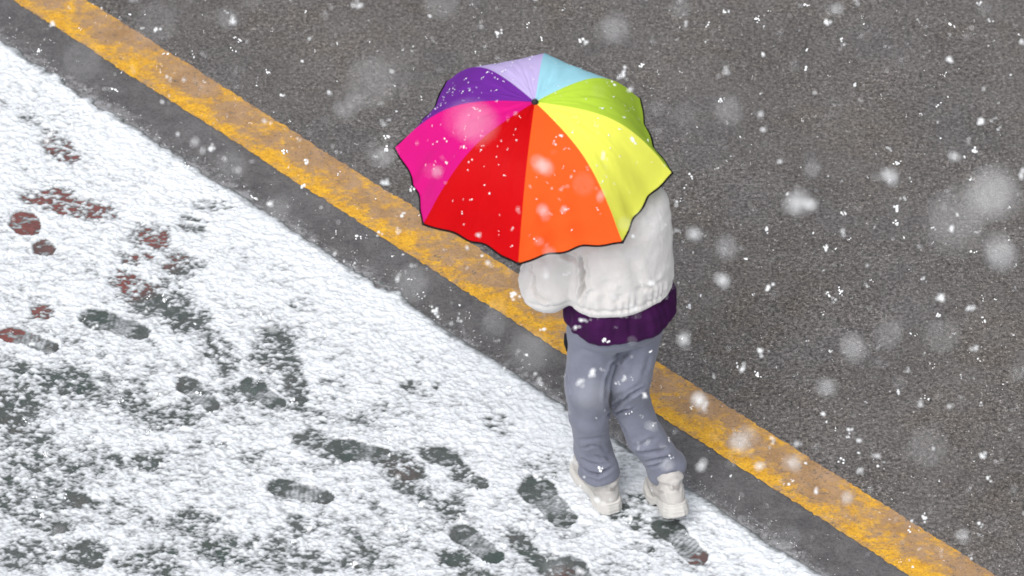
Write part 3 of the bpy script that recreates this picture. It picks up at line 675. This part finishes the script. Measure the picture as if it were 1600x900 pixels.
def hand(W, dirf, palm_n, curl_axis, hold):
    """palm, four unequal bent fingers and a thumb from the palm's side"""
    d = dirf/np.linalg.norm(dirf); n = palm_n-d*(palm_n@d); n /= np.linalg.norm(n); s = np.cross(d, n)
    pc = W+d*.045
    F.add(F.ell(pc, (.038, .046, .016), np.array([s, d, n])), .012)
    for i, (o, L) in enumerate(((-.027, .068), (-.009, .076), (.009, .071), (.027, .057))):
        k0 = W+d*.078+s*o; k1 = k0+d*L*.32+n*L*.25; k2 = k1+n*L*.35-d*L*.06; k3 = k2-d*L*.28+n*L*.05
        F.add(F.chain([(k0-d*.02, .0095), (k0, .009), (k1, .0088), (k2, .008), (k3, .0068)], .004), .004)
    t0 = W+d*.02-s*.032; t1 = t0+d*.03-s*.012+n*.02; t2 = t1+d*.012+s*.012+n*.022
    F.add(F.chain([(t0, .013), (t1, .010), (t2, .0085)], .005), .006)
gd = GRIP-LW; gd = gd-ax*(gd@ax); gd /= np.linalg.norm(gd)
hand(GRIP+ax*.0-gd*.078-np.cross(gd, ax)*.02, gd*1.0, np.cross(gd, ax), None, True)
F.add(F.cone(LW, GRIP-gd*.078-np.cross(gd, ax)*.02, .027, .024), .015)
hand(RW, -rt*.8+fw*.2-Z*.1, -fw, None, False)
v, q = F.nets(); pobj('body', v, q, skin)
# face details and hair
def ellm(c, r, n=14):
    t, p = np.meshgrid(np.linspace(0, 2*math.pi, n+1), np.linspace(0, math.pi, n), indexing='ij')
    v = c+r[0]*(np.cos(t)*np.sin(p))[..., None]*rt+r[1]*(np.sin(t)*np.sin(p))[..., None]*fw+r[2]*np.cos(p)[..., None]*Z
    i = np.arange(n)[:, None]*n+np.arange(n-1)[None]; return v.reshape(-1, 3), np.stack([i, i+n, i+n+1, i+1], -1).reshape(-1, 4)
for s in (-1, 1): pobj('eye', *ellm(hd+fw*.083+rt*.031*s+Z*.003, (.013, .009, .007)), eyem)
pobj('lips', *ellm(hd+fw*.095-Z*.057, (.020, .006, .006)), lipm)
F = Field(hd-.2, hd+.17, .006)
F.add(F.ell(hd-fw*.012+Z*.012, (.086, .102, .115), np.array([rt, fw, Z])), .001); F.add(F.ell(hd-fw*.055-Z*.07, (.075, .05, .10), np.array([rt, fw, Z])), .04)
F.cut(F.ell(hd+fw*.10-Z*.03, (.066, .085, .095), np.array([rt, fw, Z])), .015)
v, q = F.nets(); N = normals(v, q); v = v+N*(.003*fbm3(v*[60, 60, 12], 3, 5))[:, None]; pobj('hair', v, q, hairm)

# --- shoes
def make_shoe(loc, ang, pitch):
    """local frame: heel at the origin, toe along +y, 0.275 m long"""
    L = .272
    F = Field([-.08, -.05, -.02], [.08, .33, .22], .0042)
    X, Y, Zz = F.X, F.Y, F.Z
    hw = np.interp(Y, [-.01, .0, .03, .07, .11, .16, .20, .24, .265, .28], [.012, .028, .040, .041, .038, .046, .050, .044, .030, .008])
    out = np.maximum(abs(X-np.interp(Y, [0, .15, .27], [0, .004, -.004]))-hw, np.maximum(-Y-.004, Y-.278))
    top = np.interp(Y, [0, .05, .10, .15, .22, .28], [.058, .056, .046, .040, .038, .046]); bot = np.interp(Y, [0, .03, .08, .105, .135, .16, .22, .28], [.006, 0, .002, .017, .015, .002, 0, .018])
    ribs = .0016*np.sin(Zz*2*math.pi/.013)
    sole = np.maximum(out-.006-ribs+.004*np.clip((Zz-.02)/.04, 0, 1)-.003*np.sin(np.clip(Zz/.055, 0, 1)*math.pi), np.maximum(bot-Zz, Zz-top)); F.add(sole, .004)
    v, q = F.nets(); sv, sq = v, q
    # dark treads under the sole
    F.F[:] = 1
    tr = np.maximum(out+.001, np.maximum(bot-.006-Zz, Zz-bot-.003)); gr = abs(((Y*1.0) % .022)-.011)-.0065; F.add(np.maximum(tr, gr), .002)
    tv, tq = F.nets()
    F = Field([-.09, -.06, .02], [.09, .33, .20], .0042)
    F.add(F.ell((0, .205, .058), (.046, .078, .038)), .001); F.add(F.ell((0, .135, .070), (.042, .085, .050)), .03); F.add(F.ell((0, .048, .060), (.0395, .050, .060)), .03)
    F.add(F.chain([((0, .055, .08), .037), ((0, .058, .135), .0405)], .02), .02); F.add(F.chain([((0, .09, .10), .034), ((0, .105, .135), .033)], .02), .02)
    # padded collar roll, heel tab, panel seams
    F.add(F.ell((0, .055, .137), (.046, .052, .013)), .01); F.add(F.ell((0, .012, .125), (.016, .010, .026)), .008)
    F.cut(F.chain([((0, .065, .15), .031), ((0, .07, .2), .033)], .01), .008); F.cut(F.Z-.034, .004)
    v, q = F.nets(); N = normals(v, q)
    ds = .0012*fbm3(v*40, 3, 2)
    for s in (-1, 1):
        ds += crease(v, (s*.042, .02, .10), (s*.045, .09, .075), (.0045), .006)+crease(v, (s*.045, .09, .075), (s*.05, .15, .07), (.0045), .006)+crease(v, (s*.030, .012, .075), (s*.036, .02, .125), .004, .005)
        ds += crease(v, (s*.045, .10, .11), (s*.048, .12, .06), .0045, .006)
    ds += crease(v, (-.04, .01, .105), (.04, .01, .105), .004, .004); v = v+N*ds[:, None]
    ca, sa = math.cos(ang), math.sin(ang); cp, sp = math.cos(pitch), math.sin(pitch)
    def tf_(v):
        v = v.copy(); y = v[:, 1]-.19; z = v[:, 2]      # pitch about the ball of the foot
        fl = np.clip((.19-v[:, 1])/.06, 0, 1) if pitch else np.zeros(len(v)); p_ = -pitch*fl
        y2 = y*np.cos(p_)+z*np.sin(p_)*1.0; z2 = -y*np.sin(-p_)*1.0+z*np.cos(p_) if False else z*np.cos(p_)-(-y)*np.sin(p_)
        z2 = z*np.cos(p_)+y*np.sin(p_); y2 = y*np.cos(p_)-z*np.sin(p_)
        v = np.stack([v[:, 0], y2+.19, z2], 1); x = v[:, 0]*ca-v[:, 1]*sa; y = v[:, 0]*sa+v[:, 1]*ca
        return np.stack([x, y, v[:, 2]], 1)+loc
    up = pobj('shoe', tf_(v), q, shoe_up); pobj('sole', tf_(sv), sq, shoe_sole, up); pobj('tread', tf_(tv), tq, tread, up)
    # collar loop and laces
    F = Field([-.03, -.02, .08], [.03, .05, .17], .003); F.add(np.maximum(np.maximum(abs(F.X)-.011, abs(F.Z-.127)-.016), abs(F.Y-.008-(F.Z-.127)*.1)-.006), .001)
    a_, b_ = F.nets(); pobj('heel_tab', tf_(a_), b_, shoe_tab, up)
    for y_, z_ in ((.125, .124), (.145, .112), (.165, .100)):
        lc = np.array([[-.028, y_, z_-.012], [-.01, y_+.004, z_], [.01, y_-.004, z_], [.028, y_, z_-.012]]); a_, b_ = tube(tf_(lc), .0028, 6); pobj('lace', a_, b_, shoe_sole, up)
    return up
angL = math.atan2(-dl[0], dl[1])
make_shoe(hl+Z*.008, angL, 0.0)
angR = math.atan2(-dr_[0], dr_[1])
make_shoe(hr+Z*.008, angR, math.radians(20))
print('shoe angles', math.degrees(angL), math.degrees(angR), np.linalg.norm(dl), np.linalg.norm(dr_))

# ------------------------------------------------------------------ falling snow
variants = [clump(1.0, random.choice((3, 4, 5, 6, 8)), 1.0, 1) for _ in range(14)]
for vme in variants:
    vme.materials.append(flake_mat)
    for p_ in vme.polygons: p_.use_smooth = True
def flake(pos, r, label, group):
    o = bpy.data.objects.new('snowflake', random.choice(variants)); C.objects.link(o)
    o.location = pos; o.scale = (r*random.uniform(.7, 1.2), r*random.uniform(.7, 1.2), r*random.uniform(.7, 1.1)); o.rotation_euler = [random.uniform(0, 6.28) for _ in range(3)]
    return tag(o, label, 'snowflake', group)
def along(px, py, d): return CAM+ray(px, py)*d
# large flakes drifting close to the lens, each at its own distance
APX = .1463/2.8
def big(px, py, disc, bright, label):
    # a disc this wide asks for this distance; how bright it is, for the flake's size
    d = 1/(1/14.9+disc/(APX*FPX)); r = disc*math.sqrt(bright*.75)*d/FPX/2/.75
    flake(along(px, py, d), r, label, 'large blurred snowflakes close to the lens')
for a in [(590, 122, 78, .22, 'large blurred snowflake in the air left of the purple panel'),
          (955, 45, 42, .3, 'large blurred snowflake in the air above the lime green panel'),
          (1497, 345, 88, .22, 'widest faint blurred snowflake over the road far right of the umbrella'),
          (1552, 310, 70, .24, 'faint blurred snowflake touching the upper edge of the widest pair'),
          (1560, 397, 46, .5, 'bright blurred snowflake below the faint overlapping pair'),
          (600, 241, 30, .6, 'blurred snowflake beside the tip between magenta and purple panels'),
          (770, 502, 38, .4, 'blurred snowflake over the asphalt between yellow line and snow, left of the trousers'),
          (832, 548, 58, .15, 'faint blurred snowflake close to the trouser pocket'),
          (1250, 311, 30, .75, 'bright blurred snowflake level with the yellow panel hem over the road'),
          (1395, 277, 20, .8, 'small bright blurred snowflake between the yellow panel and the faint pair'),
          (1164, 691, 26, .8, 'blurred snowflake over the yellow line below the trouser cuffs'),
          (1450, 700, 58, .14, 'faint wide blurred snowflake over the lower right asphalt'),
          (1336, 539, 38, .3, 'blurred snowflake over the road right of the purple shirt'),
          (1470, 525, 52, .14, 'faint blurred snowflake below the bright one on the right of the road'),
          (245, 32, 62, .12, 'faint blurred snowflake beside the top end of the yellow line'),
          (125, 95, 58, .10, 'faint blurred snowflake between the yellow line and the snow edge'),
          (1069, 531, 18, .8, 'small blurred snowflake just right of the purple shirt hem'),
          (1290, 609, 28, .6, 'blurred elongated snowflake over the road right of the knees'),
          (1139, 386, 34, .35, 'blurred snowflake over the road right of the white sleeve'),
          (1132, 439, 18, .75, 'small blurred snowflake below the one beside the white sleeve'),
          (687, 4, 52, .3, 'blurred snowflake cut by the top edge of the picture'),
          (925, 618, 48, .16, 'faint blurred snowflake in front of the left trouser leg'),
          (849, 262, 22, .7, 'blurred snowflake in front of the orange panel'),
          (745, 192, 62, .28, 'wide blurred snowflake in front of the magenta panel'),
          (684, 268, 16, .5, 'small blurred snowflake in front of the magenta panel near its hem'),
          (848, 332, 16, .8, 'small blurred snowflake low in front of the orange panel'),
          (640, 440, 52, .16, 'faint blurred snowflake over the snow edge left of the jacket'),
          (1140, 172, 42, .14, 'faint blurred snowflake over the road right of the lime green panel'),
          (1536, 16, 20, .22, 'faint blurred snowflake near the top right corner'),
          (1265, 263, 24, .35, 'blurred snowflake just above the bright one right of the yellow panel'),
          (1097, 730, 14, .9, 'small blurred snowflake beside the right shoe')]: big(*a)
# the rest of the fall fills the air evenly between the lens and the ground
n = 0; rest = []; cand = []
for i_ in range(5600):
    # falling snow thickens towards the street
    d = 15.95*random.random()**(1/3) if i_ < 1900 else random.uniform(11.0, 15.95)
    if d < 5.0: continue
    px, py = random.uniform(-700, 2300), random.uniform(-500, 1400); p = along(px, py, d)
    if p[2] < .03: continue
    r = random.choice((.0022, .0026, .0030, .0036, .0044, .0054, .0066, .0084)); 
    q = p-UC; ra = np.linalg.norm(q-ax*(q@ax)); hh = q@ax
    if ra < R*1.05 and hh < HT: continue     # sheltered by the umbrella
    cand.append((px, py, d, p, r))
inn = [c_ for c_ in cand if 0 < c_[0] < 1600 and 0 < c_[1] < 900]; out = [c_ for c_ in cand if not (0 < c_[0] < 1600 and 0 < c_[1] < 900)]
inn.sort(key=lambda c_: -c_[4]/c_[2]); print('flakes in frame', len(inn), 'outside', len(out))
for c_ in inn[:265]: flake(c_[3], c_[4]/.75, 'small white snowflake falling in the air, one of the loose scatter', 'small falling snowflakes')
items = [(c_[3], np.array([random.gauss(0, 1) for _ in range(3)])+1e-3, c_[4]/.75) for c_ in inn[265:]+out]
tag(scatter('falling_snow', items, flake_mat, flat=.9), 'dense fall of the smallest snowflakes through the air', 'snow', kind='stuff')
SC.cycles.use_denoising = True
